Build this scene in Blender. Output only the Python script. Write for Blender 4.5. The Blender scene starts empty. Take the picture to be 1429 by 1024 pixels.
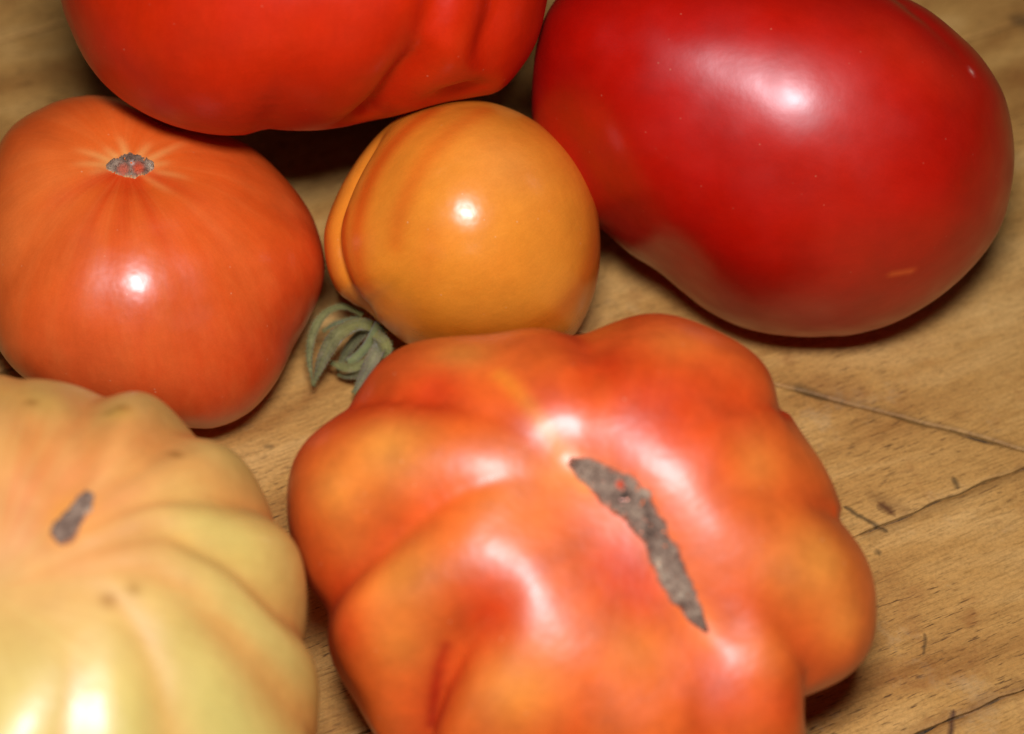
import bpy, bmesh, math, random
import numpy as np
from mathutils import Vector
from mathutils.bvhtree import BVHTree

random.seed(7)
rng = np.random.default_rng(7)
sc = bpy.context.scene
COL = sc.collection

# ------------------------------------------------------------------ camera
ELEV = math.radians(50); DIST = 0.58; HFOV = math.radians(24)
PX_W, PX_H = 1429.0, 1024.0
FPX = PX_W / 2 / math.tan(HFOV / 2)
CAM = np.array([0, -DIST * math.cos(ELEV), DIST * math.sin(ELEV)])
CR = np.array([1.0, 0, 0]); CU = np.array([0, math.sin(ELEV), math.cos(ELEV)])
CW = np.array([0, math.cos(ELEV), -math.sin(ELEV)])
cam = bpy.data.cameras.new('camera'); cam_o = bpy.data.objects.new('camera', cam); COL.objects.link(cam_o)
cam.sensor_width = 36; cam.lens = 18 / math.tan(HFOV / 2)
cam_o.location = CAM; cam_o.rotation_euler = (math.pi / 2 - ELEV, 0, 0)
cam.clip_start = 0.01; cam.clip_end = 20
cam.dof.use_dof = True; cam.dof.focus_distance = 0.532; cam.dof.aperture_fstop = 9.0
sc.camera = cam_o

# ------------------------------------------------------------------ light: the flash above the lens, a dim room
world = bpy.data.worlds.new('World'); sc.world = world; world.use_nodes = True
bg = world.node_tree.nodes['Background']
bg.inputs[0].default_value = (1.0, 0.82, 0.62, 1); bg.inputs[1].default_value = 0.02
fl = bpy.data.lights.new('flash', 'AREA'); fl.shape = 'RECTANGLE'; fl.size = 0.10; fl.size_y = 0.07
fl.energy = 3.2; fl.color = (1.0, 0.96, 1.03)
fl_o = bpy.data.objects.new('flash', fl); COL.objects.link(fl_o)
fpos = CAM + CU * 0.115 + CW * 0.0 + CR * 0.004
fl_o.location = fpos
fl_o.rotation_euler = (Vector((0, 0, 0.02)) - Vector(fpos)).to_track_quat('-Z', 'Y').to_euler()
sc.view_settings.view_transform = 'Standard'; sc.view_settings.look = 'None'
sc.view_settings.exposure = 0; sc.view_settings.gamma = 1; sc.view_settings.use_curve_mapping = False
sc.render.engine = 'CYCLES'
try:
    sc.cycles.use_denoising = True
    sc.cycles.max_bounces = 3; sc.cycles.diffuse_bounces = 3; sc.cycles.glossy_bounces = 2; sc.cycles.transmission_bounces = 0
except Exception:
    pass

# ------------------------------------------------------------------ helpers
def ray(x, y):
    return CW + CR * (x - PX_W / 2) / FPX + CU * (PX_H / 2 - y) / FPX
def at(x, y, z=0.0):
    r = ray(x, y); return CAM + r * ((z - CAM[2]) / r[2])
def project(P):
    q = P - CAM; d = q @ CW
    return np.stack([PX_W / 2 + FPX * (q @ CR) / d, PX_H / 2 - FPX * (q @ CU) / d], 1), d
def unproject(px, d):
    return CAM + d[:, None] * (CW + CR * ((px[:, 0] - PX_W / 2) / FPX)[:, None] + CU * ((PX_H / 2 - px[:, 1]) / FPX)[:, None])
def lin(r, g, b):
    f = lambda c: (c / 255 / 12.92) if c / 255 <= 0.04045 else ((c / 255 + 0.055) / 1.055) ** 2.4
    return np.array([f(r), f(g), f(b)])
def unit(v):
    v = np.asarray(v, float); return v / np.linalg.norm(v)
def smooth(x, a, b):
    t = np.clip((x - a) / (b - a), 0, 1); return t * t * (3 - 2 * t)

def node_mat(name):
    m = bpy.data.materials.new(name); m.use_nodes = True
    nt = m.node_tree; b = nt.nodes['Principled BSDF']
    def N(t, **k):
        n = nt.nodes.new(t)
        for a, v in k.items():
            if a in n.inputs.keys(): n.inputs[a].default_value = v
            else: setattr(n, a, v)
        return n
    L = lambda a, i: nt.links.new(a, i)
    return m, nt, b, N, L
def mixc(N, L, fac, a, b, mode='MIX'):
    n = N('ShaderNodeMix', data_type='RGBA', blend_type=mode)
    for sock, v in ((n.inputs[0], fac), (n.inputs[6], a), (n.inputs[7], b)):
        if isinstance(v, (int, float)): sock.default_value = v
        elif isinstance(v, (tuple, list, np.ndarray)): sock.default_value = (*v[:3], 1)
        else: L(v, sock)
    return n.outputs[2]
def ramp(N, L, src, stops):
    r = N('ShaderNodeValToRGB'); L(src, r.inputs[0])
    el = r.color_ramp.elements
    while len(el) < len(stops): el.new(0.5)
    for e_, (p, c) in zip(el, stops):
        e_.position = p; e_.color = (*c, 1) if len(c) == 3 else c
    return r.outputs[0]
def mathn(N, L, op, a, b=0.0, c=None, clamp=False):
    n = N('ShaderNodeMath', operation=op); n.use_clamp = clamp
    for i, v in enumerate((a, b, c)):
        if v is None: continue
        if isinstance(v, (int, float)): n.inputs[i].default_value = v
        else: L(v, n.inputs[i])
    return n.outputs[0]

# ------------------------------------------------------------------ materials
def tomato_material(name, rough=0.28, streak=0.12, streak_col=(0.9, 0.5, 0.2), sss=0.0, mott=0.12, speck=0.35, bump=0.008, grain=1100.0, spec=0.62, dent=0.08, coat=0.12):
    m, nt, b, N, L = node_mat(name)
    col = N('ShaderNodeVertexColor', layer_name='tint').outputs[0]
    ax = N('ShaderNodeAttribute', attribute_name='axis_dir').outputs[1]
    tc = N('ShaderNodeTexCoord').outputs['Object']
    # meridian streaks: noise over the azimuth only
    sep = N('ShaderNodeSeparateXYZ'); L(ax, sep.inputs[0])
    cxy = N('ShaderNodeCombineXYZ'); L(sep.outputs[0], cxy.inputs[0]); L(sep.outputs[1], cxy.inputs[1])
    nrm = N('ShaderNodeVectorMath', operation='NORMALIZE'); L(cxy.outputs[0], nrm.inputs[0])
    zs = mathn(N, L, 'MULTIPLY', sep.outputs[2], 0.35)
    comb = N('ShaderNodeCombineXYZ'); s2 = N('ShaderNodeSeparateXYZ'); L(nrm.outputs[0], s2.inputs[0])
    L(s2.outputs[0], comb.inputs[0]); L(s2.outputs[1], comb.inputs[1]); L(zs, comb.inputs[2])
    n1 = N('ShaderNodeTexNoise', Scale=6.0, Detail=3.0, Roughness=0.6); L(comb.outputs[0], n1.inputs['Vector'])
    st = ramp(N, L, n1.outputs[0], [(0.42, (0, 0, 0)), (0.68, (1, 1, 1))])
    st = mathn(N, L, 'MULTIPLY', st, streak)
    c = mixc(N, L, st, col, streak_col)
    n1b = N('ShaderNodeTexNoise', Scale=38.0, Detail=2.0, Roughness=0.7); L(comb.outputs[0], n1b.inputs['Vector'])
    c = mixc(N, L, 1.0, c, ramp(N, L, n1b.outputs[0], [(0.32, (0.98, 0.965, 0.95)), (0.68, (1.02, 1.03, 1.05))]), 'MULTIPLY')
    # soft cloudy ripening
    n2 = N('ShaderNodeTexNoise', Scale=70.0, Detail=4.0, Roughness=0.62); L(tc, n2.inputs['Vector'])
    f2 = ramp(N, L, n2.outputs[0], [(0.3, (1 - mott,) * 3), (0.7, (1 + mott * 0.6,) * 3)])
    c = mixc(N, L, 1.0, c, f2, 'MULTIPLY')
    # fine cell mottling
    n3 = N('ShaderNodeTexNoise', Scale=2600.0, Detail=0.0); L(tc, n3.inputs['Vector'])
    f3 = ramp(N, L, n3.outputs[0], [(0.3, (0.975,) * 3), (0.72, (1.025,) * 3)])
    c = mixc(N, L, 1.0, c, f3, 'MULTIPLY')
    # sparse pale specks
    v = N('ShaderNodeTexVoronoi', Scale=420.0); L(tc, v.inputs['Vector'])
    d = ramp(N, L, v.outputs['Distance'], [(0.04, (1, 1, 1)), (0.12, (0, 0, 0))])
    vsel = N('ShaderNodeSeparateXYZ'); L(v.outputs['Color'], vsel.inputs[0])
    sel = ramp(N, L, vsel.outputs[0], [(0.78, (0, 0, 0)), (0.95, (1, 1, 1))])
    sp = mathn(N, L, 'MULTIPLY', mathn(N, L, 'MULTIPLY', d, sel), speck)
    c = mixc(N, L, sp, c, (0.85, 0.55, 0.3))
    L(c, b.inputs['Base Color'])
    nr = N('ShaderNodeTexNoise', Scale=120.0, Detail=1.0); L(tc, nr.inputs['Vector'])
    rr = N('ShaderNodeMapRange'); L(nr.outputs[0], rr.inputs[0])
    rr.inputs[1].default_value = 0.3; rr.inputs[2].default_value = 0.7
    rr.inputs[3].default_value = rough - 0.04; rr.inputs[4].default_value = rough + 0.06
    L(rr.outputs[0], b.inputs['Roughness'])
    b.inputs['IOR'].default_value = 1.45
    b.inputs['Specular IOR Level'].default_value = spec
    b.inputs['Subsurface Weight'].default_value = sss
    b.inputs['Subsurface Radius'].default_value = (1.0, 0.35, 0.12)
    b.inputs['Subsurface Scale'].default_value = 0.003
    b.inputs['Coat Weight'].default_value = coat; b.inputs['Coat Roughness'].default_value = max(0.08, rough - 0.13)
    nb = N('ShaderNodeTexNoise', Scale=grain, Detail=1.0, Roughness=0.65); L(tc, nb.inputs['Vector'])
    nb2 = N('ShaderNodeTexNoise', Scale=170.0, Detail=2.0, Roughness=0.6); L(tc, nb2.inputs['Vector'])
    bp2 = N('ShaderNodeBump', Strength=dent, Distance=0.002); L(nb2.outputs[0], bp2.inputs['Height'])
    bp = N('ShaderNodeBump', Strength=bump, Distance=0.001); L(nb.outputs[0], bp.inputs['Height']); L(bp2.outputs[0], bp.inputs['Normal'])
    L(bp.outputs[0], b.inputs['Normal']); L(bp.outputs[0], b.inputs['Coat Normal'])
    return m

def scar_material():
    m, nt, b, N, L = node_mat('cork_scar')
    tc = N('ShaderNodeTexCoord').outputs['Object']
    n = N('ShaderNodeTexNoise', Scale=240.0, Detail=6.0, Roughness=0.75); L(tc, n.inputs['Vector'])
    c = ramp(N, L, n.outputs[0], [(0.34, lin(68, 52, 42)), (0.46, lin(122, 99, 82)), (0.58, lin(154, 132, 110)), (0.72, lin(206, 194, 164))])
    t = N('ShaderNodeVertexColor', layer_name='tint')
    c = mixc(N, L, t.outputs[1], c, t.outputs[0])
    L(c, b.inputs['Base Color']); b.inputs['Roughness'].default_value = 0.8
    b.inputs['Specular IOR Level'].default_value = 0.3
    nb = N('ShaderNodeTexNoise', Scale=1400.0, Detail=4.0); L(tc, nb.inputs['Vector'])
    bp = N('ShaderNodeBump', Strength=0.6, Distance=0.001); L(nb.outputs[0], bp.inputs['Height']); L(bp.outputs[0], b.inputs['Normal'])
    return m

def sepal_material():
    m, nt, b, N, L = node_mat('dried_green_sepal')
    tc = N('ShaderNodeTexCoord').outputs['Object']
    n = N('ShaderNodeTexNoise', Scale=260.0, Detail=5.0, Roughness=0.7); L(tc, n.inputs['Vector'])
    c = ramp(N, L, n.outputs[0], [(0.3, lin(52, 46, 26)), (0.43, lin(98, 96, 54)), (0.56, lin(128, 126, 80)), (0.7, lin(152, 132, 108))])
    t = N('ShaderNodeVertexColor', layer_name='tint')
    c = mixc(N, L, t.outputs[1], c, t.outputs[0])
    L(c, b.inputs['Base Color']); b.inputs['Roughness'].default_value = 0.75
    b.inputs['Sheen Weight'].default_value = 0.35
    nb = N('ShaderNodeTexNoise', Scale=1800.0, Detail=4.0); L(tc, nb.inputs['Vector'])
    bp = N('ShaderNodeBump', Strength=0.5, Distance=0.0008); L(nb.outputs[0], bp.inputs['Height']); L(bp.outputs[0], b.inputs['Normal'])
    return m

GRAIN = math.radians(25.5)
def wood_material():
    m, nt, b, N, L = node_mat('worn_beech_wood')
    tc = N('ShaderNodeTexCoord').outputs['Object']
    oi = N('ShaderNodeObjectInfo').outputs['Random']
    rot = N('ShaderNodeMapping'); rot.inputs['Rotation'].default_value = (0, 0, -GRAIN); L(tc, rot.inputs[0])
    offv = N('ShaderNodeCombineXYZ'); L(mathn(N, L, 'MULTIPLY', oi, 3.0), offv.inputs[0]); L(mathn(N, L, 'MULTIPLY', oi, 7.0), offv.inputs[2])
    add = N('ShaderNodeVectorMath', operation='ADD'); L(rot.outputs[0], add.inputs[0]); L(offv.outputs[0], add.inputs[1])
    P = add.outputs[0]
    def stretched(sx, sy, scale, detail, rough=0.6, dist=0.0):
        mp = N('ShaderNodeMapping'); mp.inputs['Scale'].default_value = (sx, sy, 1); L(P, mp.inputs[0])
        n = N('ShaderNodeTexNoise', Scale=scale, Detail=detail, Roughness=rough, Distortion=dist); L(mp.outputs[0], n.inputs['Vector'])
        return n.outputs[0]
    tone = ramp(N, L, stretched(0.25, 1.0, 45.0, 4.0, 0.6, 0.6), [(0.28, lin(158, 110, 52)), (0.5, lin(192, 146, 78)), (0.72, lin(217, 175, 106))])
    # fibre streaks
    fib = ramp(N, L, stretched(0.15, 1.0, 1500.0, 4.0, 0.75), [(0.3, (0.55, 0.52, 0.46)), (0.5, (1, 1, 1)), (0.72, (1.14, 1.13, 1.1))])
    c = mixc(N, L, 0.8, tone, fib, 'MULTIPLY')
    iso = N('ShaderNodeTexNoise', Scale=1100.0, Detail=3.0, Roughness=0.7); L(tc, iso.inputs['Vector'])
    c = mixc(N, L, 0.7, c, ramp(N, L, iso.outputs[0], [(0.3, (0.74, 0.72, 0.68)), (0.5, (1, 1, 1)), (0.7, (1.16, 1.15, 1.12))]), 'MULTIPLY')
    # dark open pores: short dashes along the grain
    pore = stretched(0.13, 1.0, 1900.0, 2.0, 0.5)
    pm = ramp(N, L, pore, [(0.60, (0, 0, 0)), (0.70, (1, 1, 1))])
    patch = N('ShaderNodeTexNoise', Scale=30.0, Detail=3.0); L(P, patch.inputs['Vector'])
    pp = ramp(N, L, patch.outputs[0], [(0.36, (0, 0, 0)), (0.58, (1, 1, 1))])
    c = mixc(N, L, mathn(N, L, 'MULTIPLY', mathn(N, L, 'MULTIPLY', pm, pp), 0.85), c, lin(80, 54, 28))
    # brown stains
    sn = N('ShaderNodeTexNoise', Scale=55.0, Detail=4.0, Roughness=0.7, Distortion=0.8); L(P, sn.inputs['Vector'])
    sm = ramp(N, L, sn.outputs[0], [(0.56, (0, 0, 0)), (0.74, (1, 1, 1))])
    c = mixc(N, L, mathn(N, L, 'MULTIPLY', sm, 0.5), c, lin(146, 92, 44))
    # grey scuffs
    gn = N('ShaderNodeTexNoise', Scale=38.0, Detail=5.0, Roughness=0.75); L(tc, gn.inputs['Vector'])
    gm = ramp(N, L, gn.outputs[0], [(0.58, (0, 0, 0)), (0.72, (1, 1, 1))])
    c = mixc(N, L, mathn(N, L, 'MULTIPLY', gm, 0.3), c, lin(190, 170, 130))
    # knife marks, dents and dirt rubbed into the joints: distance to short line segments on the board
    wob = 0.0007
    wn = N('ShaderNodeTexNoise', Scale=220.0, Detail=3.0); L(tc, wn.inputs['Vector'])
    wv = N('ShaderNodeVectorMath', operation='MULTIPLY_ADD'); L(wn.outputs[1], wv.inputs[0])
    wv.inputs[1].default_value = (wob * 2,) * 3
    L(tc, wv.inputs[2])
    bn = N('ShaderNodeTexNoise', Scale=300.0, Detail=4.0, Roughness=0.7); L(tc, bn.inputs['Vector'])
    def seg_mask(p, q, w, strength, colr, c, brk=0.75):
        p = np.array(p); q = np.array(q); d = q - p; ln = np.linalg.norm(d); d = d / ln
        sub = N('ShaderNodeVectorMath', operation='SUBTRACT'); L(wv.outputs[0], sub.inputs[0]); sub.inputs[1].default_value = (p[0] + wob, p[1] + wob, 0)
        dp = N('ShaderNodeVectorMath', operation='DOT_PRODUCT'); L(sub.outputs[0], dp.inputs[0]); dp.inputs[1].default_value = (d[0], d[1], 0)
        dn = N('ShaderNodeVectorMath', operation='DOT_PRODUCT'); L(sub.outputs[0], dn.inputs[0]); dn.inputs[1].default_value = (-d[1], d[0], 0)
        t = mathn(N, L, 'DIVIDE', dp.outputs['Value'], float(ln))
        over = mathn(N, L, 'MULTIPLY', mathn(N, L, 'MAXIMUM', mathn(N, L, 'SUBTRACT', mathn(N, L, 'ABSOLUTE', mathn(N, L, 'SUBTRACT', t, 0.5)), 0.5), 0.0), float(ln))
        dist = mathn(N, L, 'ADD', mathn(N, L, 'ABSOLUTE', dn.outputs['Value']), over)
        ww = mathn(N, L, 'MULTIPLY', mathn(N, L, 'MULTIPLY_ADD', bn.outputs[0], 2 * brk, 1 - brk), w)
        mk = mathn(N, L, 'SUBTRACT', 1.0, mathn(N, L, 'DIVIDE', dist, ww), clamp=True)
        mk = mathn(N, L, 'MULTIPLY', mathn(N, L, 'POWER', mk, 0.7), strength)
        return mixc(N, L, mk, c, colr)
    gp = lambda x, y: at(x, y)[:2]
    for a_, b_, w, s, k in MARKS:
        c = seg_mask(gp(*a_), gp(*b_), w, s, k, c)
    L(c, b.inputs['Base Color'])
    b.inputs['Roughness'].default_value = 0.62; b.inputs['Specular IOR Level'].default_value = 0.3
    hb = stretched(0.08, 1.0, 900.0, 2.0)
    bp = N('ShaderNodeBump', Strength=0.35, Distance=0.0006); L(hb, bp.inputs['Height']); L(bp.outputs[0], b.inputs['Normal'])
    return m
DK = lin(48, 42, 24); BR = lin(78, 38, 18)
MARKS = [((1180, 708), (1236, 741), 0.0008, 0.8, DK), ((1229, 703), (1244, 716), 0.0016, 0.85, BR), ((1262, 712), (1218, 692), 0.0026, 0.35, BR),
         ((1330, 668), (1336, 680), 0.0009, 0.7, DK), ((1291, 885), (1288, 910), 0.0006, 0.6, DK),
         ((1330, 992), (1325, 1024), 0.0009, 0.9, lin(44, 28, 28)), ((1112, 540), (1150, 556), 0.0016, 0.5, DK),
         ((1224, 768), (1226, 772), 0.0010, 0.6, DK), ((1210, 748), (1429, 657), 0.0022, 0.35, lin(92, 62, 30)),
         ((1250, 1040), (1429, 957), 0.0030, 0.45, lin(110, 66, 30)), ((1100, 538), (1429, 627), 0.0018, 0.4, lin(96, 72, 40)),
         ((370, 622), (380, 624), 0.0010, 0.5, DK), 
         ((1355, 855), (1352, 868), 0.0022, 0.4, lin(130, 72, 30)), ((1420, 26), (1440, 34), 0.0040, 0.6, lin(50, 40, 26)),
         ((1140, 535), (1200, 545), 0.0050, 0.3, lin(130, 80, 40))]

def dirt_material():
    m, nt, b, N, L = node_mat('dirt_in_joint')
    tc = N('ShaderNodeTexCoord').outputs['Object']
    n = N('ShaderNodeTexNoise', Scale=160.0, Detail=4.0, Roughness=0.7); L(tc, n.inputs['Vector'])
    c = ramp(N, L, n.outputs[0], [(0.36, lin(34, 28, 18)), (0.5, lin(84, 64, 38)), (0.62, lin(150, 112, 68))])
    L(c, b.inputs['Base Color']); b.inputs['Roughness'].default_value = 0.9
    return m

# ------------------------------------------------------------------ the table top: planks with open joints
WOOD = wood_material(); DIRT = dirt_material()
u_ = np.array([math.cos(GRAIN), math.sin(GRAIN)]); n_ = np.array([-math.sin(GRAIN), math.cos(GRAIN)])
def add_mesh(name, verts, faces, mat, parent=None, smooth_=True):
    me = bpy.data.meshes.new(name); me.from_pydata([tuple(map(float, v)) for v in verts], [], faces); me.update()
    if smooth_: me.polygons.foreach_set('use_smooth', [True] * len(me.polygons))
    me.materials.append(mat)
    o = bpy.data.objects.new(name, me); COL.objects.link(o)
    if parent is not None: o.parent = parent
    return o
EXT = 0.45
tt = add_mesh('table_top', [(-EXT * 1.6, -EXT * 1.6, -0.03), (EXT * 1.6, -EXT * 1.6, -0.03), (EXT * 1.6, EXT * 1.6, -0.03), (-EXT * 1.6, EXT * 1.6, -0.03),
                            (-EXT * 1.6, -EXT * 1.6, -0.0012), (EXT * 1.6, -EXT * 1.6, -0.0012), (EXT * 1.6, EXT * 1.6, -0.0012), (-EXT * 1.6, EXT * 1.6, -0.0012)],
              [(3, 2, 1, 0), (4, 5, 6, 7), (0, 1, 5, 4), (1, 2, 6, 5), (2, 3, 7, 6), (3, 0, 4, 7)], DIRT, smooth_=False)
tt['kind'] = 'structure'; tt['label'] = 'worn pale wooden table top of planks with dark joints under the tomatoes'
def densify(poly, step=0.004):
    out = []
    for i in range(len(poly)):
        p, q = np.array(poly[i]), np.array(poly[(i + 1) % len(poly)])
        k = max(1, int(np.linalg.norm(q - p) / step))
        out += [p + (q - p) * j / k for j in range(k)]
    return np.array(out)
def plank(poly, gap=0.00033):
    P = densify(poly, 0.0025); a_l = P @ u_
    P = P + n_ * (0.0002 * np.sin(a_l * 160 + 1.3) + 0.00012 * np.sin(a_l * 390 + P[:, 0] * 60))[:, None]
    nx = np.roll(P, -1, 0); pv = np.roll(P, 1, 0); t = nx - pv; t /= np.linalg.norm(t, axis=1)[:, None]
    inn = np.stack([-t[:, 1], t[:, 0]], 1)                          # inward for counter-clockwise outlines
    j = np.convolve(np.r_[rng.normal(0, 1, 2), rng.normal(0, 1, len(P)), 0, 0], [0.25, 0.5, 0.25], 'same')[2:-2] * 0.00034
    g = np.clip(gap + j, 0.00008, None)
    A = P + inn * g[:, None]; B = A + inn * 0.0007
    n = len(P)
    V = [(*a, -0.02) for a in A] + [(*a, -0.0003) for a in A] + [(*b_, 0.0) for b_ in B]
    F = []
    for k in range(2):
        for i in range(n):
            i2 = (i + 1) % n
            F.append((k * n + i, k * n + i2, (k + 1) * n + i2, (k + 1) * n + i))
    F.append(tuple(range(2 * n, 3 * n)))
    return add_mesh('plank', V, F, WOOD, tt, smooth_=False)
def strip(n0, n1):
    return [u_ * -EXT + n_ * n0, u_ * EXT + n_ * n0, u_ * EXT + n_ * n1, u_ * -EXT + n_ * n1]
edges = [-0.30, -0.245, -0.186, -0.1296, -0.0787, 0.0515, 0.164, 0.215, 0.272, 0.32]
c0, c1 = at(1095, 540)[:2], at(1429, 628)[:2]; cd = unit(c1 - c0)
def on_joint(nv):                                                   # where the slanting joint meets a plank edge
    s = (nv - c0 @ n_) / (cd @ n_); return c0 + cd * s
for a_, b_ in zip(edges[:-1], edges[1:]):
    if a_ < -0.07 < b_:
        lo, hi = on_joint(a_), on_joint(b_)
        q = strip(a_, b_)
        plank([q[0], lo, hi, q[3]]); plank([lo, q[1], q[2], hi])
    else:
        plank(strip(a_, b_))

# ------------------------------------------------------------------ tomato builder
_ico = {}
def ico(level):
    if level not in _ico:
        bm = bmesh.new(); bmesh.ops.create_icosphere(bm, subdivisions=level, radius=1.0)
        v = np.array([x.co[:] for x in bm.verts]); f = np.array([[x.index for x in p.verts] for p in bm.faces]); bm.free()
        _ico[level] = (v / np.linalg.norm(v, axis=1)[:, None], f)
    return _ico[level]
def normals(V, F):
    n = np.cross(V[F[:, 1]] - V[F[:, 0]], V[F[:, 2]] - V[F[:, 0]]); out = np.zeros_like(V)
    for k in range(3):
        for a in range(3): out[:, a] += np.bincount(F[:, k], n[:, a], len(V))
    return out / (np.linalg.norm(out, axis=1)[:, None] + 1e-12)
def resample(pts, step):
    pts = np.array(pts, float); out = [pts[0]]
    for a, b in zip(pts[:-1], pts[1:]):
        k = max(1, int(np.linalg.norm(b - a) / step)); out += [a + (b - a) * j / k for j in range(1, k + 1)]
    return np.array(out)
def chaikin(pts, n=2):
    pts = np.array(pts, float)
    for _ in range(n):
        q = [pts[0]]
        for a, b in zip(pts[:-1], pts[1:]): q += [a * .75 + b * .25, a * .25 + b * .75]
        q.append(pts[-1]); pts = np.array(q)
    return pts
def poly_dist(V, P, val):
    """distance of each vertex to a 3-D polyline and the interpolated value along it"""
    best = np.full(len(V), 1e9); bv = np.zeros(len(V))
    for i in range(len(P) - 1):
        a, b = P[i], P[i + 1]; ab = b - a; l2 = ab @ ab + 1e-14
        t = np.clip(((V - a) @ ab) / l2, 0, 1)
        d = np.linalg.norm(V - a - t[:, None] * ab, axis=1)
        k = d < best; best[k] = d[k]; bv[k] = (val[i] + (val[i + 1] - val[i]) * t)[k]
    return best, bv

def catmull(P, k=14):
    a, b, c, d = np.roll(P, 1, 0), P, np.roll(P, -1, 0), np.roll(P, -2, 0); out = []
    for t in np.arange(k) / k:
        out.append(0.5 * (2 * b + (c - a) * t + (2 * a - 5 * b + 4 * c - d) * t * t + (3 * b - a - 3 * c + d) * t ** 3))
    return np.stack(out, 1).reshape(-1, 2)

class Tomato:
    def __init__(s, centre_px, zc, axis, b, sil, level=6, depth=1.0, dimple=0.0, dimple_w=0.4, power=2.0, floor=True, lobes=None, soft=0.7, lean=(0, 0), seg=0.0, seg_dir=None, even=0.0):
        s.seg = seg; s.even = even
        s.c = at(*centre_px, zc); s.pc = np.array(centre_px, float); s.D, s.F = ico(level)
        s.dist = (s.c - CAM) @ CW
        sp = np.array(sil, float) - s.pc
        sp = catmull(sp)
        ang = np.arctan2(-sp[:, 1], sp[:, 0]); r = np.hypot(*sp.T)
        bins = np.linspace(-math.pi, math.pi, 721)[:-1]; o = np.argsort(ang)
        tgt = np.interp(bins, ang[o], r[o], period=2 * math.pi)
        k = np.exp(-0.5 * (np.arange(-8, 9) * 0.5 / soft) ** 2); k /= k.sum()
        s.tgt = np.convolve(np.r_[tgt[-8:], tgt, tgt[:8]], k, 'valid'); s.bins = bins
        R = s.tgt.mean() * s.dist / FPX; s.R = R
        az = unit(axis); ax = unit(np.cross(az, [0.31, 0.2, 0.93] if abs(az[2]) < 0.9 else [0, 1, 0])); ay = np.cross(az, ax)
        if seg_dir is not None: ax = unit(seg_dir - az * (seg_dir @ az)); ay = np.cross(az, ax)
        s.M = np.stack([ax, ay, az], 1)
        n = s.D
        if power != 2.0:
            q = (np.abs(np.hypot(n[:, 0], n[:, 1])) ** power + np.abs(n[:, 2]) ** power) ** (-1 / power); n = n * q[:, None]
        P = n * np.array([R, R, R * b])
        if lobes:
            num, amp, ph = lobes; phi = np.arctan2(n[:, 1], n[:, 0]); rho = np.hypot(n[:, 0], n[:, 1])
            P[:, :2] *= (1 + amp * (np.abs(np.cos(num / 2 * phi + ph)) - 0.6) * smooth(rho, 0.1, 0.8))[:, None]
        rho = np.hypot(n[:, 0] - np.clip(n[:, 0], -seg, seg), n[:, 1])
        P[:, 2] -= np.where(n[:, 2] > 0, dimple * R * np.exp(-(rho / dimple_w) ** 2), -0.5 * dimple * R * np.exp(-(rho / 0.3) ** 2))
        s.V = s.c + P @ s.M.T
        if depth != 1.0:
            q = (s.V - s.c) @ CW; s.V += (q * (depth - 1))[:, None] * CW
        q = s.V - s.c; s.V += (lean[0] * (q @ CR) + lean[1] * (q @ CU))[:, None] * CW
        s.fit(3); s.col = None; s.N0 = normals(s.V, s.F)
    def fit(s, n=2):
        for _ in range(n):
            px, d = project(s.V); o = px - s.pc; r = np.hypot(*o.T); ang = np.arctan2(-o[:, 1], o[:, 0])
            idx = ((ang + math.pi) / (2 * math.pi) * 360).astype(int) % 360
            sb = np.zeros(360); np.maximum.at(sb, idx, r)
            sb = np.convolve(np.r_[sb[-2:], sb, sb[:2]], [.1, .2, .4, .2, .1], 'valid')
            bc = (np.arange(360) + 0.5) / 360 * 2 * math.pi - math.pi
            base = np.interp(ang, bc, sb, period=2 * math.pi)
            ratio = np.interp(bc, s.bins, s.tgt, period=2 * math.pi) / sb
            if s.even:                                               # ribbed fruit keep their own furrows: only even out the broad outline
                g = np.exp(-0.5 * (np.arange(-30, 31) / s.even) ** 2); g /= g.sum()
                ratio = np.convolve(np.r_[ratio[-30:], ratio, ratio[:30]], g, 'valid')
            w = smooth(r / base, 0.25, 0.95)
            k = 1 + (np.interp(ang, bc, ratio, period=2 * math.pi) - 1) * w
            s.V = unproject(s.pc + o * k[:, None], d)
        return s
    def pick(s, x, y):
        px, d = s._pp
        q = np.hypot(px[:, 0] - x, px[:, 1] - y); near = np.flatnonzero(q < 6)
        if len(near) == 0: return int(np.argmin(q + (d - s._dmin) * 60))
        return int(near[np.argmin(d[near] + q[near] * 0.0004)])
    def refresh(s):
        s._pp = project(s.V); s._dmin = s._pp[1].min()
    def path(s, pts, extend=True):
        s.refresh()
        pts = resample(chaikin(pts), 12)
        P = [s.V[s.pick(*p)] for p in pts]
        P = np.array(P)
        if len(P) > 4:
            for _ in range(6): P[1:-1] = P[1:-1] * .5 + (P[:-2] + P[2:]) * .25
        E = []
        if extend:                                                   # carry the furrow on round the hidden side to the blossom end
            a = unit(P[0] - s.c); z = -s.M[:, 2]; U = s.V - s.c; U = U / np.linalg.norm(U, axis=1)[:, None]
            om = math.acos(np.clip(a @ z, -1, 1))
            for t in np.linspace(0, 1, 14)[1:-1]:
                q = (math.sin((1 - t) * om) * a + math.sin(t * om) * z) / math.sin(om)
                E.append(s.V[int(np.argmax(U @ q))])
        return np.array(E[::-1] + list(P)), len(E), len(P)
    def polar(s, V):
        q = ((V - s.c) / s.R) @ s.M
        if s.seg:                                                    # ribs fan out from a long scar: confocal coordinates about it
            w = np.arccosh((q[:, 0] + 1j * q[:, 1]) / s.seg + 1e-9j); return np.arctan2(s.seg * np.sinh(w.real), q[:, 2]), w.imag
        x = q[:, 0] - np.clip(q[:, 0], -s.seg, s.seg)
        return np.arctan2(np.hypot(x, q[:, 1]), q[:, 2]), np.arctan2(q[:, 1], x)
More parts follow.
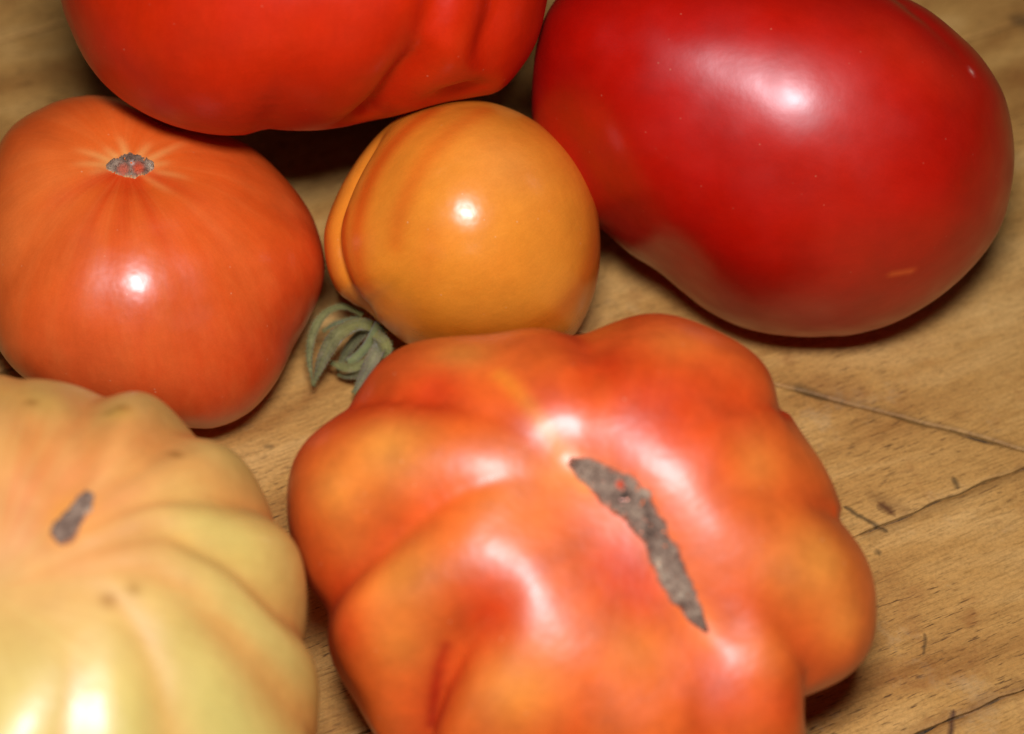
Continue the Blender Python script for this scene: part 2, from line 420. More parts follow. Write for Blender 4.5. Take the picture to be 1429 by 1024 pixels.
    def lobe(s, valleys, p=0.75, eps=0.02, th0=0.15, th1=0.95):
        """ribs: the fruit bulges between valleys that run from stem to blossom end"""
        s.refresh(); th, ph = s.polar(s.V); two = 2 * math.pi
        lines, dep = [], []
        for pts, d in valleys:
            P = s.V[[s.pick(*q) for q in resample(chaikin(pts), 15)]]
            t_, f_ = s.polar(P); f_ = np.unwrap(f_)
            cf = np.polyfit(t_, f_, 2 if len(t_) > 8 else 1)
            lines.append(np.polyval(cf, np.clip(th, t_.min(), t_.max()))); dep.append(d)
        Lm = np.array(lines); dep = np.array(dep)
        rel = (ph[None] - Lm) % two
        i0 = np.argmin(rel, 0); i1 = np.argmin((-rel) % two, 0)
        a = np.min(rel, 0); b = np.min((-rel) % two, 0)
        t = a / (a + b + 1e-9); d = dep[i0] * (1 - smooth(t, 0.3, 0.7)) + dep[i1] * smooth(t, 0.3, 0.7)
        gap = np.clip((a + b) / 0.75, 0.5, 1.15)
        prof = 1 - (np.sin(math.pi * t) ** 2 + eps) ** (p / 2)
        w = smooth(th, th0, th1) * (1 - smooth(th, 2.3, 3.0))
        s.valley = np.clip(prof, 0, 1) * smooth(th, th0 * 0.5, th1)
        s.V = s.c + (s.V - s.c) * (1 - d * gap * w * prof)[:, None]
        return s
    def tint_valleys(s, colr, strength, pw=1.5):
        w = (strength * s.valley ** pw)[:, None]; s.col = s.col * (1 - w) + np.asarray(colr) * w; return s
    def groove(s, pts, depth, width, end=0.3, extend=True, sharp=1.0, start=1.0):
        P, ne, npnt = s.path(pts, extend)
        tt_ = np.linspace(0, 1, npnt)
        val = np.interp(tt_, [0, 0.28, 0.55, 1], [start, 1, 0.4 + 0.5 * end, end])
        val = np.r_[np.linspace(0.0, start, ne) if ne else [], val]
        d, v = poly_dist(s.V, P, val)
        N = s.N0
        q = d / width
        prof = np.exp(-np.sqrt(q * q + 0.12) * 1.25 + 0.43) if sharp else np.exp(-q * q)
        s.V = s.V - N * (depth * v * prof)[:, None]
        return s
    def bump(s, x, y, r_px, h):
        s.refresh(); p = s.V[s.pick(x, y)]; r = r_px * s.dist / FPX
        d = np.linalg.norm(s.V - p, axis=1); N = normals(s.V, s.F)
        s.V = s.V + N * (h * np.exp(-(d / r) ** 2))[:, None]; return s
    def relax(s, n=2):
        E = np.vstack([s.F[:, [0, 1]], s.F[:, [1, 2]], s.F[:, [2, 0]]])
        deg = np.bincount(E.ravel(), minlength=len(s.V)).astype(float)
        for _ in range(n):
            acc = np.zeros_like(s.V)
            for a in range(3):
                acc[:, a] = np.bincount(E[:, 0], s.V[E[:, 1], a], len(s.V)) + np.bincount(E[:, 1], s.V[E[:, 0], a], len(s.V))
            s.V = s.V * 0.5 + acc / deg[:, None] * 0.5
        return s
    def rest(s, z=0.0004, k=0.004):
        h = s.V[:, 2] - z; s.V[:, 2] = z + np.where(h > 3 * k, h, k * np.log1p(np.exp(np.clip(h / k, -40, 40)))); return s
    def paint(s, base): s.col = np.tile(np.asarray(base, float), (len(s.V), 1)); return s
    def stroke(s, pts, r_px, colr, strength=1.0, extend=False, fade=1.0):
        """colour of the skin round a path: ripeness, yellow shoulders, red furrows, a painted board reflection"""
        s.refresh(); r = r_px * s.dist / FPX
        if len(pts) == 1:
            d = np.linalg.norm(s.V - s.V[s.pick(*pts[0])], axis=1); v = 1.0
        else:
            P, ne, npnt = s.path(pts, extend)
            d, v = poly_dist(s.V, P, np.r_[np.linspace(0.3, 1, ne) if ne else [], np.linspace(1, fade, npnt)])
        w = (strength * v * np.exp(-(d / r) ** 2))[:, None]
        s.col = s.col * (1 - w) + np.asarray(colr) * w; return s
    def tone(s, axis, colr, lo, hi, strength=1.0):
        """natural colour gradient along a direction of the fruit"""
        h = ((s.V - s.c) / s.R) @ unit(axis); w = (strength * smooth(h, lo, hi))[:, None]
        s.col = s.col * (1 - w) + np.asarray(colr) * w; return s
    def mesh(s, name, mat, parent=None):
        me = bpy.data.meshes.new(name)
        org = np.array([s.c[0], s.c[1], 0.0]); s.org = org
        V = (s.V - org).astype(np.float32)
        me.vertices.add(len(V)); me.vertices.foreach_set('co', V.ravel())
        me.loops.add(s.F.size); me.loops.foreach_set('vertex_index', s.F.ravel().astype(np.int32))
        me.polygons.add(len(s.F)); me.polygons.foreach_set('loop_start', np.arange(0, s.F.size, 3, dtype=np.int32))
        me.update(calc_edges=True); me.validate()
        me.polygons.foreach_set('use_smooth', np.ones(len(s.F), dtype=bool))
        a = me.attributes.new('tint', 'FLOAT_COLOR', 'POINT'); a.data.foreach_set('color', np.c_[s.col, np.ones(len(V))].astype(np.float32).ravel())
        a = me.attributes.new('axis_dir', 'FLOAT_VECTOR', 'POINT'); a.data.foreach_set('vector', (((s.V - s.c) / s.R) @ s.M).astype(np.float32).ravel())
        me.materials.append(mat)
        o = bpy.data.objects.new(name, me); COL.objects.link(o)
        if parent is None: o.location = org
        else: o.parent = parent
        s.bvh = BVHTree.FromPolygons([Vector(v) for v in s.V], s.F.tolist()) if parent is not None else None
        return o
    def hit(s, x, y):
        r = unit(ray(x, y)); h = s.bvh.ray_cast(Vector(CAM), Vector(r))
        return (np.array(h[0]), np.array(h[1])) if h[0] is not None else (None, None)

def thing(name, label, cat, org, group):
    o = bpy.data.objects.new(name, None); COL.objects.link(o); o.location = org; o.empty_display_size = 0.02
    o['label'] = label; o['category'] = cat; o['group'] = group; return o
GROUP = 'tomatoes on the table'

def scar(t, parent, spine, widths, mat, lift=0.0004, rough=0.00035, sink=0.0, n_len=46, n_wid=16, red=None, seed=1, jagged=0.12, rim=(224, 128, 48)):
    """corky stem scar: a rough patch lying on the fruit along a spine"""
    r_ = np.random.default_rng(seed)
    S = np.array(spine, float); cum = np.r_[0, np.cumsum(np.hypot(*np.diff(S, axis=0).T))]
    q = np.linspace(0, cum[-1], n_len); X = np.interp(q, cum, S[:, 0]); Y = np.interp(q, cum, S[:, 1]); Wd = np.interp(q, cum, widths)
    tx, ty = np.gradient(X), np.gradient(Y); l = np.hypot(tx, ty); tx /= l; ty /= l
    jag = lambda: 1 + jagged * np.convolve(r_.normal(0, 1.9, n_len + 6), [.06, .12, .2, .24, .2, .12, .06], 'valid')
    jl, jr = jag(), jag()
    V, T, idx = [], [], {}
    for i in range(n_len):
        for j in range(n_wid + 1):
            f = j / n_wid * 2 - 1; w = Wd[i] * (jl[i] if f < 0 else jr[i]) * f
            x, y = X[i] - ty[i] * w, Y[i] + tx[i] * w
            p, n = t.hit(x, y)
            if p is None: p, n = V[-1] + t.org, np.array([0, 0, 1.])
            e = max(abs(f), abs(i / (n_len - 1) * 2 - 1) ** 6)
            h = (lift + r_.normal(0, rough)) * (1 - e ** 6) - 0.0003 * e ** 6 - sink * (1 - e ** 2)
            V.append(p + n * h - t.org)
            k = 0.0; c = (0, 0, 0)
            if red is not None:
                for (rx, ry, rr, rc) in red:
                    kk = math.exp(-(((x - rx) ** 2 + (y - ry) ** 2) / rr ** 2) ** 2)
                    if kk > k: k, c = kk, rc
            ee = max(abs(f) ** 2, abs(i / (n_len - 1) * 2 - 1) ** 8); kr = smooth(ee + r_.normal(0, .10), .55, 1.05) * .85
            if kr > k: k, c = float(kr), lin(*rim)
            T.append((*c, k))
    F = [(i * (n_wid + 1) + j, i * (n_wid + 1) + j + 1, (i + 1) * (n_wid + 1) + j + 1, (i + 1) * (n_wid + 1) + j) for i in range(n_len - 1) for j in range(n_wid)]
    o = add_mesh('stem_scar', V, F, mat, parent)
    a = o.data.attributes.new('tint', 'FLOAT_COLOR', 'POINT'); a.data.foreach_set('color', np.array(T, dtype=np.float32).ravel())
    return o

SCAR = scar_material(); SEPAL = sepal_material()

# ------------------------------------------------------------------ the six tomatoes
# 1 orange round tomato, left
LO_SIL = [(135, 132), (185, 141), (240, 158), (300, 182), (350, 205), (395, 245), (430, 290), (447, 333), (453, 372), (447, 410), (430, 448), (411, 482), (397, 512), (380, 541), (352, 572), (320, 591), (290, 598), (245, 596),
          (190, 590), (130, 578), (70, 552), (15, 510), (-20, 450), (-36, 380), (-34, 300), (-15, 230), (15, 178), (60, 149), (95, 137)]
t = Tomato((212, 365), 0.0325, (-0.10, 0.10, 1), 0.80, LO_SIL, level=7, dimple=0.05, dimple_w=0.35, lean=(0.14, 0))
for pts, d, w in [([(150, 590), (140, 480), (150, 360), (165, 260)], .0006, .006), ([(300, 596), (280, 480), (240, 340), (200, 255)], .0008, .007),
                  ([(415, 478), (360, 400), (280, 310), (215, 245)], .0012, .007), ([(-20, 440), (40, 330), (110, 270), (155, 240)], .0010, .007),
                  ([(452, 330), (380, 280), (290, 245), (220, 232)], .0007, .007), ([(30, 165), (90, 190), (150, 222)], .0008, .005), ([(240, 158), (215, 190), (195, 212)], .0008, .005)]:
    t.groove(pts, d, w, end=0.8)
t.relax(2).fit(2).rest()
t.paint(lin(224, 92, 30))
t.tone((0.3, -0.9, -0.5), lin(214, 80, 32), 0.2, 0.9, 0.7).tone((1, -0.2, -0.5), lin(212, 62, 20), 0.3, 1.0, 0.8)
t.stroke([(180, 232)], 95, lin(232, 110, 36), 0.7).stroke([(60, 250), (0, 330)], 70, lin(232, 118, 48), 0.6).stroke([(130, 480)], 90, lin(226, 100, 48), 0.4)
for ang in (100, 62, 35, 8, -18, 175, 195, 150, 128, -45):
    a_ = math.radians(ang); L_ = random.uniform(46, 92)
    t.stroke([(180 + 30 * math.cos(a_), 232 - 17 * math.sin(a_)), (180 + L_ * 1.25 * math.cos(a_), 232 - L_ * 0.75 * math.sin(a_))], 6, lin(242, 172, 92), 0.9, fade=0.1)
for ang in (-70, -95, -120, -28, -150):
    a_ = math.radians(ang)
    t.stroke([(180 + 32 * math.cos(a_), 234 - 18 * math.sin(a_)), (180 + 150 * math.cos(a_), 234 - 130 * math.sin(a_))], 12, lin(208, 58, 14), 0.8, fade=0.1)
M_LO = tomato_material('orange_tomato_skin', rough=0.33, streak=0.16, streak_col=tuple(lin(238, 136, 64)), bump=0.008)
root = thing('tomato', 'round orange tomato at the left with a small round stem scar facing up', 'tomato', np.array([t.c[0], t.c[1], 0]), GROUP)
t.mesh('skin', M_LO, root)
scar(t, root, [(147, 233), (160, 232), (181, 231), (204, 232), (216, 232)], [3, 13, 18.5, 14, 3], SCAR, n_wid=18,
     red=[(172, 238, 8, lin(186, 96, 70)), (193, 236, 8, lin(200, 84, 50)), (184, 229, 4, lin(216, 184, 166))], seed=3, rough=0.0003, rim=(226, 176, 112))
T_LO = t

# 2 small yellow-orange tomato, centre
CO_SIL = [(565, 158), (600, 145), (640, 138), (690, 144), (740, 165), (785, 200), (815, 240), (833, 290), (838, 350), (832, 400), (815, 445), (795, 472), (750, 492), (700, 500), (640, 500),
          (600, 492), (565, 478), (535, 455), (512, 434), (492, 424), (470, 405), (456, 370), (453, 320), (470, 272), (497, 225), (530, 185)]
t = Tomato((650, 318), 0.0365, (-0.85, -0.45, -0.25), 0.93, CO_SIL, level=7, depth=1.24)
t.groove([(518, 194), (486, 240), (463, 290), (456, 330), (464, 377), (488, 418), (520, 452)], .0036, .0030, end=0.7, extend=False, start=0.35)
t.groove([(640, 140), (560, 200), (520, 280), (505, 350), (520, 420)], .0007, .006, end=0.6, extend=False)
t.groove([(838, 400), (800, 420), (740, 470)], .0006, .008, end=0.6, extend=False)
t.relax(1).fit(2).rest(k=0.003)
t.paint(lin(238, 147, 44))
t.tone((0.75, 0.2, -0.3), lin(230, 118, 34), 0.35, 0.95, 0.8)
t.stroke([(600, 150), (540, 205), (505, 270), (494, 340), (508, 400)], 20, lin(216, 88, 20), 0.85)
t.stroke([(680, 148), (610, 200), (565, 265), (550, 340)], 17, lin(222, 104, 26), 0.6)
t.stroke([(600, 330), (590, 430)], 20, lin(230, 124, 34), 0.4)
t.stroke([(478, 300), (476, 360), (500, 415)], 12, lin(214, 82, 16), 0.8)
t.stroke([(460, 340), (472, 395)], 10, lin(232, 138, 44), 0.7)
t.stroke([(760, 455), (810, 410), (836, 350)], 28, lin(222, 98, 24), 0.6)
t.stroke([(560, 440), (640, 470), (740, 462)], 30, lin(232, 120, 18), 0.6)
t.stroke([(540, 390), (590, 420)], 50, lin(240, 150, 40), 0.5).stroke([(700, 230)], 60, lin(234, 150, 66), 0.6)
t.stroke([(818, 425)], 16, lin(206, 140, 96), 0.5)
M_CO = tomato_material('yellow_orange_tomato_skin', rough=0.31, streak=0.10, streak_col=tuple(lin(226, 104, 28)), bump=0.008, mott=0.1)
root_co = thing('tomato', 'small yellow-orange tomato in the middle with a dried green calyx', 'tomato', np.array([t.c[0], t.c[1], 0]), GROUP)
t.mesh('skin', M_CO, root_co); T_CO = t

# 3 big dark red tomato, upper right
RR_SIL = [(742, 125), (744, 180), (757, 235), (790, 285), (845, 325), (880, 355), (920, 380), (950, 405), (985, 432), (1030, 455), (1080, 467), (1130, 470), (1190, 467), (1250, 450), (1310, 415),
          (1360, 370), (1395, 320), (1412, 260), (1415, 200), (1402, 135), (1372, 82), (1332, 42), (1290, 10), (1240, -14), (1170, -40), (1080, -62), (980, -70), (880, -60), (810, -35), (768, 10), (749, 60)]
t = Tomato((1075, 205), 0.047, CR * 0.86 + np.array([0, -0.45, 0.12]), 1.3, RR_SIL, level=7, even=1.8, depth=0.92, power=2.25, lean=(0.07, -0.22))
t.bump(905, 40, 130, .0024).bump(1115, 195, 90, .0012).bump(795, 235, 80, -.0030)
t.groove([(1262, -5), (1300, 30), (1340, 75)], .0012, .004, end=0.2, extend=False)
t.relax(2).fit(2)
M_RR = tomato_material('dark_red_tomato_skin', spec=0.62, coat=0.0, dent=0.03, rough=0.36, streak=0.05, streak_col=tuple(lin(200, 50, 20)), bump=0.008, mott=0.14, speck=0.15)
t.paint(lin(178, 12, 1))
t.stroke([(1140, 130), (1200, 330)], 110, lin(194, 34, 14), 0.6).stroke([(1130, 440), (1260, 420)], 40, lin(186, 40, 26), 0.5)  # second stroke paints the board's hazy reflection into the skin along the lower edge
t.stroke([(1245, 384), (1272, 378)], 6, lin(226, 92, 34), 0.8).stroke([(1357, 97)], 4, lin(240, 190, 170), 0.9)
t.stroke([(800, 230), (900, 330)], 60, lin(182, 12, 4), 0.5).stroke([(1250, 60), (1330, 110)], 50, lin(198, 42, 18), 0.5)
T_RR = t

# 4 big red ribbed tomato, cut by the upper edge
TR_SIL = [(85, 0), (98, 40), (120, 85), (150, 122), (190, 152), (240, 175), (290, 187), (335, 189), (358, 184), (375, 180), (400, 182), (440, 182), (480, 177), (515, 169), (560, 160), (610, 146),
          (660, 137), (695, 128), (725, 98), (750, 55), (764, 0), (775, -80), (760, -170), (710, -260), (620, -330), (500, -370), (370, -372), (250, -340), (150, -270), (90, -180), (70, -90)]
t = Tomato((425, -85), 0.090, (0.1, 0.2, 1), 0.9, TR_SIL, level=6, dimple=0.05)
t.groove([(508, 174), (545, 145), (582, 95), (603, 45), (615, -10), (620, -100), (600, -200)], .0058, .0038, end=0.6, extend=False)
t.groove([(632, 140), (665, 108), (690, 55), (703, 0), (706, -80), (690, -150)], .0054, .0038, end=0.6, extend=False)
t.groove([(365, 186), (372, 160), (380, 120), (390, 60)], .0012, .006, end=0.0, extend=False)
t.relax(2).fit(2)
t.paint(lin(198, 36, 2))
t.stroke([(300, 40), (420, 80)], 130, lin(214, 44, 10), 0.7).stroke([(150, 60), (240, 160)], 40, lin(196, 34, 18), 0.5)
t.stroke([(640, 60), (600, 120)], 26, lin(212, 50, 8), 0.7).stroke([(380, 175), (460, 176)], 22, lin(206, 60, 40), 0.4)
M_TR = tomato_material('bright_red_tomato_skin', spec=0.3, rough=0.42, streak=0.08, streak_col=tuple(lin(220, 70, 20)), bump=0.008, speck=0.35)
T_TR = t

# 5 red-orange ribbed beefsteak, front
BO_SIL = [(490, 560), (520, 515), (560, 485), (600, 472), (650, 468), (700, 465), (740, 457), (780, 458), (815, 466), (832, 461), (860, 446), (900, 437), (950, 443), (1000, 462), (1050, 493), (1080, 525),
          (1095, 562), (1103, 585), (1130, 622), (1158, 668), (1175, 712), (1200, 755), (1218, 805), (1223, 850), (1212, 898), (1190, 938), (1160, 963), (1128, 975), (1124, 985), (1132, 1024), (1122, 1075),
          (1080, 1120), (1000, 1150), (930, 1160), (860, 1168), (760, 1165), (680, 1140), (600, 1100), (556, 1060), (528, 1022), (498, 980), (472, 935), (455, 895), (451, 862), (440, 845), (428, 815), (412, 765), (402, 715),
          (402, 680), (411, 640), (435, 605), (465, 577)]
t = Tomato((815, 790), 0.043, -CW * 0.93 + CR * 0.18 + CU * 0.16, 0.68, BO_SIL, level=7, power=2.3, lean=(-0.12, 0.03),
           even=7.0, seg=0.28, seg_dir=CR * 196 - CU * 243, dimple=0.09, dimple_w=0.28)
BO_V = [([(816, 464), (822, 500), (815, 550), (808, 600)], .10), ([(1098, 574), (1050, 572), (990, 590), (940, 630)], .085),
        ([(1176, 712), (1120, 696), (1060, 694), (1000, 705)], .085), ([(1124, 978), (1120, 935), (1112, 890), (1075, 850)], .20),
        ([(488, 562), (540, 553), (600, 556), (680, 575), (740, 610)], .085), ([(444, 850), (475, 800), (520, 745), (580, 700), (650, 668), (720, 660)], .155),
        ([(592, 1095), (598, 1010), (610, 945), (635, 895), (690, 850), (760, 800)], .26), ([(770, 1165), (790, 1060), (815, 960), (845, 890)], .08),
        ([(960, 1158), (975, 1040), (985, 970), (985, 920)], .08)]
t.lobe(BO_V, p=1.05, eps=0.015, th0=0.42, th1=1.4)
BO_SP = [(793, 641), (815, 655), (842, 672), (870, 688), (898, 718), (922, 765), (943, 812), (966, 854), (989, 884)]
t.groove(BO_SP, .0013, .0055, end=1.0, extend=False)
t.relax(3).fit(2).rest(k=0.003)
OY, RD = lin(232, 148, 58), lin(208, 52, 8)
t.paint(lin(225, 101, 34))
for x, y, r, k in [(540, 620, 60, .9), (470, 690, 50, .7), (640, 495, 45, .8), (560, 800, 60, .7), (500, 780, 40, .6), (700, 700, 60, .3), (950, 480, 45, .35), (1050, 640, 45, .6), (1150, 780, 60, .8),
                   (1120, 700, 30, .0), (720, 960, 60, .7), (560, 900, 45, .5), (780, 660, 30, .5), (890, 900, 45, .4), (1060, 920, 45, .3), (1180, 870, 40, .5), (1090, 800, 40, .5)]:
    t.stroke([(x, y)], r, OY, k)
for x, y, r, k in [(910, 560, 90, .75), (1010, 545, 70, .6), (850, 510, 45, .7), (870, 790, 60, .7), (900, 830, 50, .5), (680, 850, 55, .8), (760, 560, 50, .5), (610, 545, 50, .8), (1000, 640, 60, .4), (1050, 830, 60, .4), (480, 880, 40, .5), (1010, 960, 60, .5), (1110, 980, 50, .5)]:
    t.stroke([(x, y)], r, RD, k)
t.tint_valleys(RD, 0.85, 1.3)
t.stroke([(604, 1010), (606, 950), (625, 905)], 9, lin(168, 18, 4), 0.8)
t.stroke([(700, 520), (750, 580), (793, 640), (815, 680)], 12, lin(236, 140, 40), 0.6)
t.stroke(BO_SP, 20, lin(236, 128, 30), 0.5)
M_BO = tomato_material('red_orange_tomato_skin', rough=0.41, streak=0.06, streak_col=tuple(lin(236, 140, 60)), bump=0.008, mott=0.26)
root = thing('tomato', 'ribbed red and orange beefsteak tomato in front with a long grey scar', 'tomato', np.array([t.c[0], t.c[1], 0]), GROUP)
t.mesh('skin', M_BO, root)
scar(t, root, BO_SP, [6, 17, 25, 32, 27, 22, 21, 15, 3], SCAR, n_len=90, n_wid=22, lift=0.0008, rough=0.00045, seed=8, jagged=0.13, rim=(206, 92, 40), red=[(866, 676, 6, lin(206, 64, 24))])
T_BO = t

# 6 yellow ribbed beefsteak, lower left
YE_SIL = [(0, 521), (50, 526), (98, 540), (125, 552), (150, 543), (180, 540), (213, 553), (238, 578), (250, 592), (282, 600), (312, 618), (338, 643), (355, 670), (362, 690), (382, 707), (406, 747), (421, 790), (428, 835),
          (426, 865), (433, 890), (440, 930), (442, 1024), (430, 1110), (400, 1190), (330, 1280), (230, 1350), (100, 1385), (-40, 1385), (-170, 1350), (-280, 1280), (-360, 1180), (-400, 1060), (-405, 940), (-385, 830),
          (-340, 720), (-280, 630), (-200, 565), (-110, 530), (-40, 520)]
t = Tomato((20, 985), 0.047, (0.06, -0.08, 1), 0.80, YE_SIL, level=7, even=6.0, dimple=0.07, dimple_w=0.3)
YE_V = [([(125, 550), (128, 600), (122, 660)], .13), ([(248, 590), (215, 628), (170, 668)], .13), ([(363, 690), (310, 682), (240, 686), (180, 700)], .14),
        ([(428, 868), (375, 822), (310, 765), (230, 738)], .15), ([(440, 1000), (380, 930), (300, 850), (210, 790)], .06), ([(300, 1240), (260, 1060), (200, 900), (150, 800)], .055),
        ([(90, 1300), (84, 1060), (86, 940), (90, 840)], .06), ([(-100, 1250), (-50, 1000), (10, 850)], .07), ([(-300, 900), (-150, 800), (0, 760)], .13),
        ([(-180, 575), (-80, 630), (20, 690)], .13), ([(20, 522), (45, 600), (75, 670)], .06)]
t.lobe([(p_, d_ * 0.78) for p_, d_ in YE_V], p=1.15, eps=0.02, th0=0.15, th1=1.0)
t.relax(3).fit(2).rest(k=0.003)
t.paint(lin(208, 194, 104))
t.stroke([(85, 670)], 235, lin(226, 138, 78), 0.95)
t.stroke([(0, 620), (150, 600), (260, 640)], 60, lin(222, 150, 74), 0.6)
t.stroke([(0, 545), (60, 560)], 45, lin(216, 176, 84), 0.6).stroke([(165, 570)], 26, lin(208, 164, 66), 0.6)
t.tint_valleys(lin(226, 134, 60), 0.55, 1.3)
t.stroke([(300, 730), (380, 800)], 65, lin(214, 188, 98), 0.8)
for x, y, r in ((165, 568, 10), (152, 575, 6), (245, 628, 8), (250, 632, 6), (155, 832, 9), (190, 820, 8), (48, 560, 8), (390, 700, 0.1)):
    t.stroke([(x, y)], r * 1.25, lin(150, 92, 30), 0.75)
t.stroke([(100, 720)], 42, lin(226, 142, 40), 0.6)
M_YE = tomato_material('yellow_tomato_skin', spec=0.8, rough=0.41, streak=0.22, streak_col=tuple(lin(220, 196, 110)), bump=0.008, mott=0.12, sss=0.0)
root = thing('tomato', 'ribbed pale yellow beefsteak tomato at the lower left', 'tomato', np.array([t.c[0], t.c[1], 0]), GROUP)
t.mesh('skin', M_YE, root)
scar(t, root, [(74, 752), (88, 742), (104, 722), (118, 702), (128, 688)], [10, 21, 17, 16, 7], SCAR, lift=0.0008, rough=0.0004, seed=5)
T_YE = t

for t, m, lab in ((T_RR, M_RR, 'large smooth dark red tomato at the upper right with a broad highlight'), (T_TR, M_TR, 'bright red ribbed tomato cut off by the upper edge of the picture')):
    if t is T_RR: t.rest(k=0.003)
    o = t.mesh('tomato', m); o['label'] = lab; o['category'] = 'tomato'; o['group'] = GROUP

# ------------------------------------------------------------------ calyx of the middle tomato
def px2(zx, zy): return 400 + zx * 0.166, 400 + zy * 0.166
org_co = np.array([T_CO.c[0], T_CO.c[1], 0])
calyx = bpy.data.objects.new('calyx', None); COL.objects.link(calyx); calyx.parent = root_co; calyx.empty_display_size = 0.01
HAIR = []
def sepal(ctrl, tint=None, fold=0.35, name='sepal', parent=calyx, twist=0.0, seed=0):
    """ctrl: (zoom x, zoom y, height in m, width in zoom px)"""
    r_ = np.random.default_rng(seed + 11)
    P = np.array([at(*px2(c[0], c[1]), c[2]) for c in ctrl]); Wd = np.array([c[3] for c in ctrl]) * 1.0 * 0.166 * 0.545 / FPX / 2
    P = chaikin(P, 2); Wd = chaikin(Wd[:, None], 2)[:, 0]
    n = len(P); tg = np.gradient(P, axis=0); tg /= np.linalg.norm(tg, axis=1)[:, None]
    V, T, F = [], [], []; m = 9
    for i in range(n):
        vdir = unit(P[i] - CAM)
        side = unit(np.cross(tg[i], vdir)); up = np.cross(side, tg[i]); up = up if up @ vdir < 0 else -up
        a = twist * (i / n - .3); side, up = side * math.cos(a) + up * math.sin(a), up * math.cos(a) - side * math.sin(a)
        for layer in (0, 1):
            for j in range(m):
                f = j / (m - 1) * 2 - 1
                rid = 0.07 * math.cos(f * 15) + r_.normal(0, 0.03)
                h = Wd[i] * (-fold * 1.5 * (1 - abs(f)) ** 0.9 * np.interp(i / n, [0, .2, 1], [.3, 1, 1]) + rid) - layer * (0.00030 * (1 - f ** 4))
                V.append(P[i] + side * f * Wd[i] * (1 + r_.normal(0, .03)) + up * h - org_co)
                k = 0.0; c = np.zeros(3)
                if tint is not None:
                    k = float(np.interp(i / (n - 1), tint[1], tint[2])); c = np.array(tint[0])
                e = smooth(abs(f), .6, 1.0) * 0.55                     # dry brownish margin
                mid = (1 - smooth(abs(f), 0.0, .25)) * 0.5             # pale midrib
                c = c * k * (1 - e - mid * .5) + lin(96, 66, 44) * e + lin(170, 166, 112) * mid * .5
                kk = min(1.0, k * (1 - e - mid * .5) + e + mid * .5); T.append((*(c / max(kk, 1e-3)), kk))
                if layer == 0 and i > 1:
                    for _ in range(5): HAIR.append((P[i] + side * f * Wd[i] + up * h, unit(up * r_.uniform(.4, 1) + side * (f * .9 + r_.normal(0, .4)) + tg[i] * r_.normal(0, .6)), r_.uniform(.00035, .0011)))
    def q(i, l, j): return (i * 2 + l) * m + j
    for i in range(n - 1):
        for j in range(m - 1):
            F.append((q(i, 0, j), q(i, 0, j + 1), q(i + 1, 0, j + 1), q(i + 1, 0, j)))
            F.append((q(i, 1, j + 1), q(i, 1, j), q(i + 1, 1, j), q(i + 1, 1, j + 1)))
        for j in (0, m - 1):
            F.append((q(i, 0, j), q(i + 1, 0, j), q(i + 1, 1, j), q(i, 1, j)))
    o = add_mesh(name, V, F, SEPAL, parent)
    a = o.data.attributes.new('tint', 'FLOAT_COLOR', 'POINT'); a.data.foreach_set('color', np.array(T, dtype=np.float32).ravel())
    return o
GY = lin(138, 134, 52); GG = lin(120, 134, 76)
sepal([(640, 240, .0165, 40), (560, 185, .0185, 44), (470, 158, .020, 42), (390, 180, .0205, 46), (310, 230, .020, 60), (240, 330, .0185, 78), (195, 480, .0155, 70), (188, 640, .012, 50), (225, 815, .0085, 4)], (GY, [0, .4, 1], [.8, .4, .0]), seed=1, twist=.5)
sepal([(720, 330, .0165, 95), (610, 305, .020, 110), (500, 345, .0215, 120), (405, 420, .021, 135), (335, 540, .018, 125), (275, 680, .013, 85), (228, 825, .008, 4)], (GY, [0, .25, .5, 1], [.9, .7, .1, .0]), seed=2, fold=.45)
sepal([(620, 255, .014, 30), (490, 285, .0155, 36), (390, 315, .0155, 40), (310, 370, .013, 6)], (lin(84, 98, 80), [0, 1], [.7, .7]), seed=3)
sepal([(700, 600, .0110, 40), (620, 660, .0105, 70), (540, 690, .010, 80), (450, 670, .0095, 70), (375, 640, .009, 12)], (GY, [0, 1], [.3, .5]), seed=4)
sepal([(760, 400, .0170, 80), (790, 490, .0190, 110), (740, 570, .0195, 130), (690, 680, .0170, 120), (630, 790, .0125, 95), (565, 890, .0085, 20)], (lin(150, 142, 112), [0, .5, 1], [.2, .6, .5]), seed=5, fold=.5)
sepal([(740, 390, .0180, 90), (820, 450, .0200, 100), (850, 530, .0190, 90), (835, 610, .0160, 50)], (GY, [0, 1], [.8, .5]), seed=6)
sepal([(700, 340, .0150, 60), (600, 420, .0130, 90), (520, 520, .0105, 90), (470, 610, .0075, 60), (430, 700, .0050, 6)], (lin(70, 66, 36), [0, 1], [.7, .5]), seed=7, fold=.5)
sepal([(760, 470, .0150, 60), (720, 600, .0130, 90), (640, 720, .0090, 80), (520, 760, .0060, 50), (440, 740, .0045, 6)], (lin(84, 74, 44), [0, 1], [.6, .5]), seed=8, fold=.5)
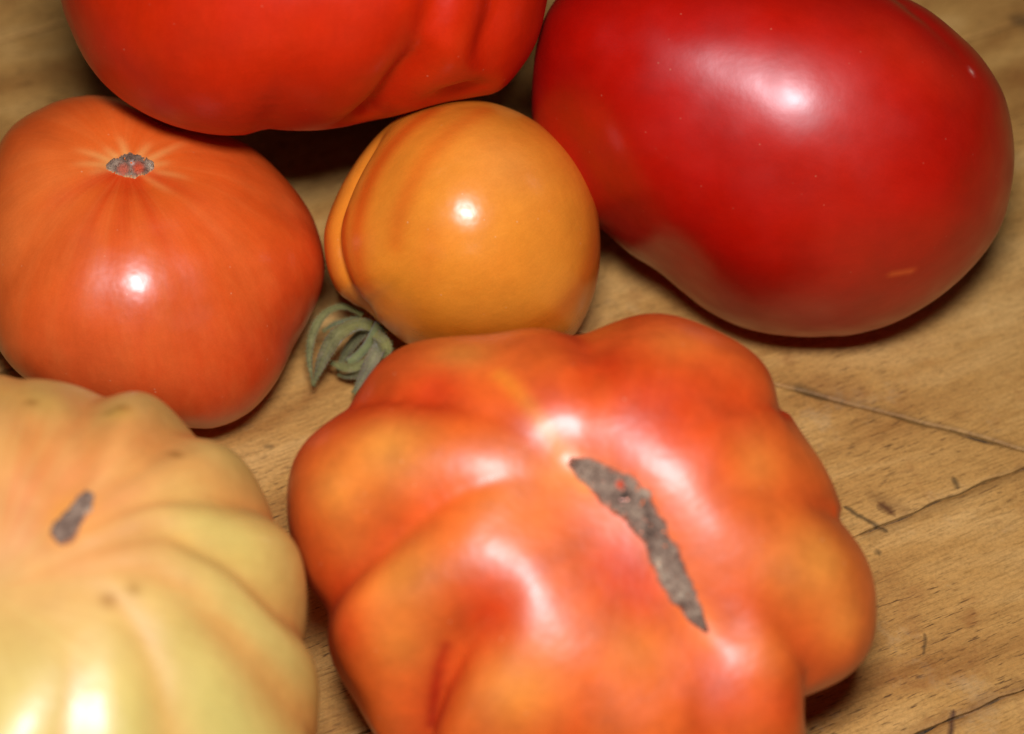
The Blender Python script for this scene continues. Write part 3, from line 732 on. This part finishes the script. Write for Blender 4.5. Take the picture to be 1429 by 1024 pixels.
# pedicel: the short cut stalk
def tube(ctrl, name, parent, tint):
    P = chaikin(np.array([at(*px2(c[0], c[1]), c[2]) for c in ctrl]), 2); Rr = chaikin(np.array([[c[3] * 0.166 * 0.545 / FPX / 2] for c in ctrl]), 2)[:, 0]
    n = len(P); tg = np.gradient(P, axis=0); V, F, T = [], [], []; m = 14
    for i in range(n):
        a = unit(np.cross(tg[i], [0.2, 0.3, 1])); b = unit(np.cross(tg[i], a))
        for j in range(m):
            w = j / m * 2 * math.pi; rr = Rr[i] * (1 + 0.06 * math.cos(5 * w))
            V.append(P[i] + (a * math.cos(w) + b * math.sin(w)) * rr - org_co); T.append((*tint, .6))
    for i in range(n - 1):
        for j in range(m):
            j2 = (j + 1) % m; F.append((i * m + j, i * m + j2, (i + 1) * m + j2, (i + 1) * m + j))
    F += [tuple(range(m))[::-1], tuple((n - 1) * m + j for j in range(m))]
    o = add_mesh(name, V, F, SEPAL, parent)
    at_ = o.data.attributes.new('tint', 'FLOAT_COLOR', 'POINT'); at_.data.foreach_set('color', np.array(T, dtype=np.float32).ravel())
tube([(800, 330, .017, 150), (745, 400, .0155, 110), (680, 500, .0130, 85), (600, 580, .0110, 80), (530, 640, .0095, 90)], 'pedicel', calyx, GG)
hv, hf = [], []
for p, d, l in HAIR:                                                 # the fuzz on the sepals
    a = unit(np.cross(d, [0.3, 0.5, 0.8])) * 0.000034; b = unit(np.cross(d, a)) * 0.000034; k = len(hv); p = p - org_co
    hv += [p + a, p - a * .5 + b * .87, p - a * .5 - b * .87, p + d * l]; hf += [(k, k + 1, k + 3), (k + 1, k + 2, k + 3), (k + 2, k, k + 3)]
hm, hnt, hb_, N_, L_ = node_mat('pale_plant_hair'); hb_.inputs['Base Color'].default_value = (*lin(138, 138, 84), 1); hb_.inputs['Roughness'].default_value = 0.7
ho = add_mesh('hairs', hv, hf, hm, calyx); ho['kind'] = 'stuff'

# ------------------------------------------------------------------ the tomato behind that the upper red one leans on
cc = T_TR.c + np.array([0.004, 0.060, 0]); cc[2] = 0.036
(pp,), (dd,) = project(cc[None]); rp = 0.040 * FPX / dd
t = Tomato(tuple(pp), 0.036, (0.2, 0.1, 1), 0.85, [(pp[0] + rp * math.cos(a), pp[1] + rp * math.sin(a)) for a in np.linspace(0, 2 * math.pi, 25)[:-1]], level=6, dimple=0.05)
t.rest().paint(lin(204, 38, 4))
o = t.mesh('tomato', M_TR); o['label'] = 'red tomato hidden at the back, propping up the bright red ribbed one'; o['category'] = 'tomato'; o['group'] = GROUP
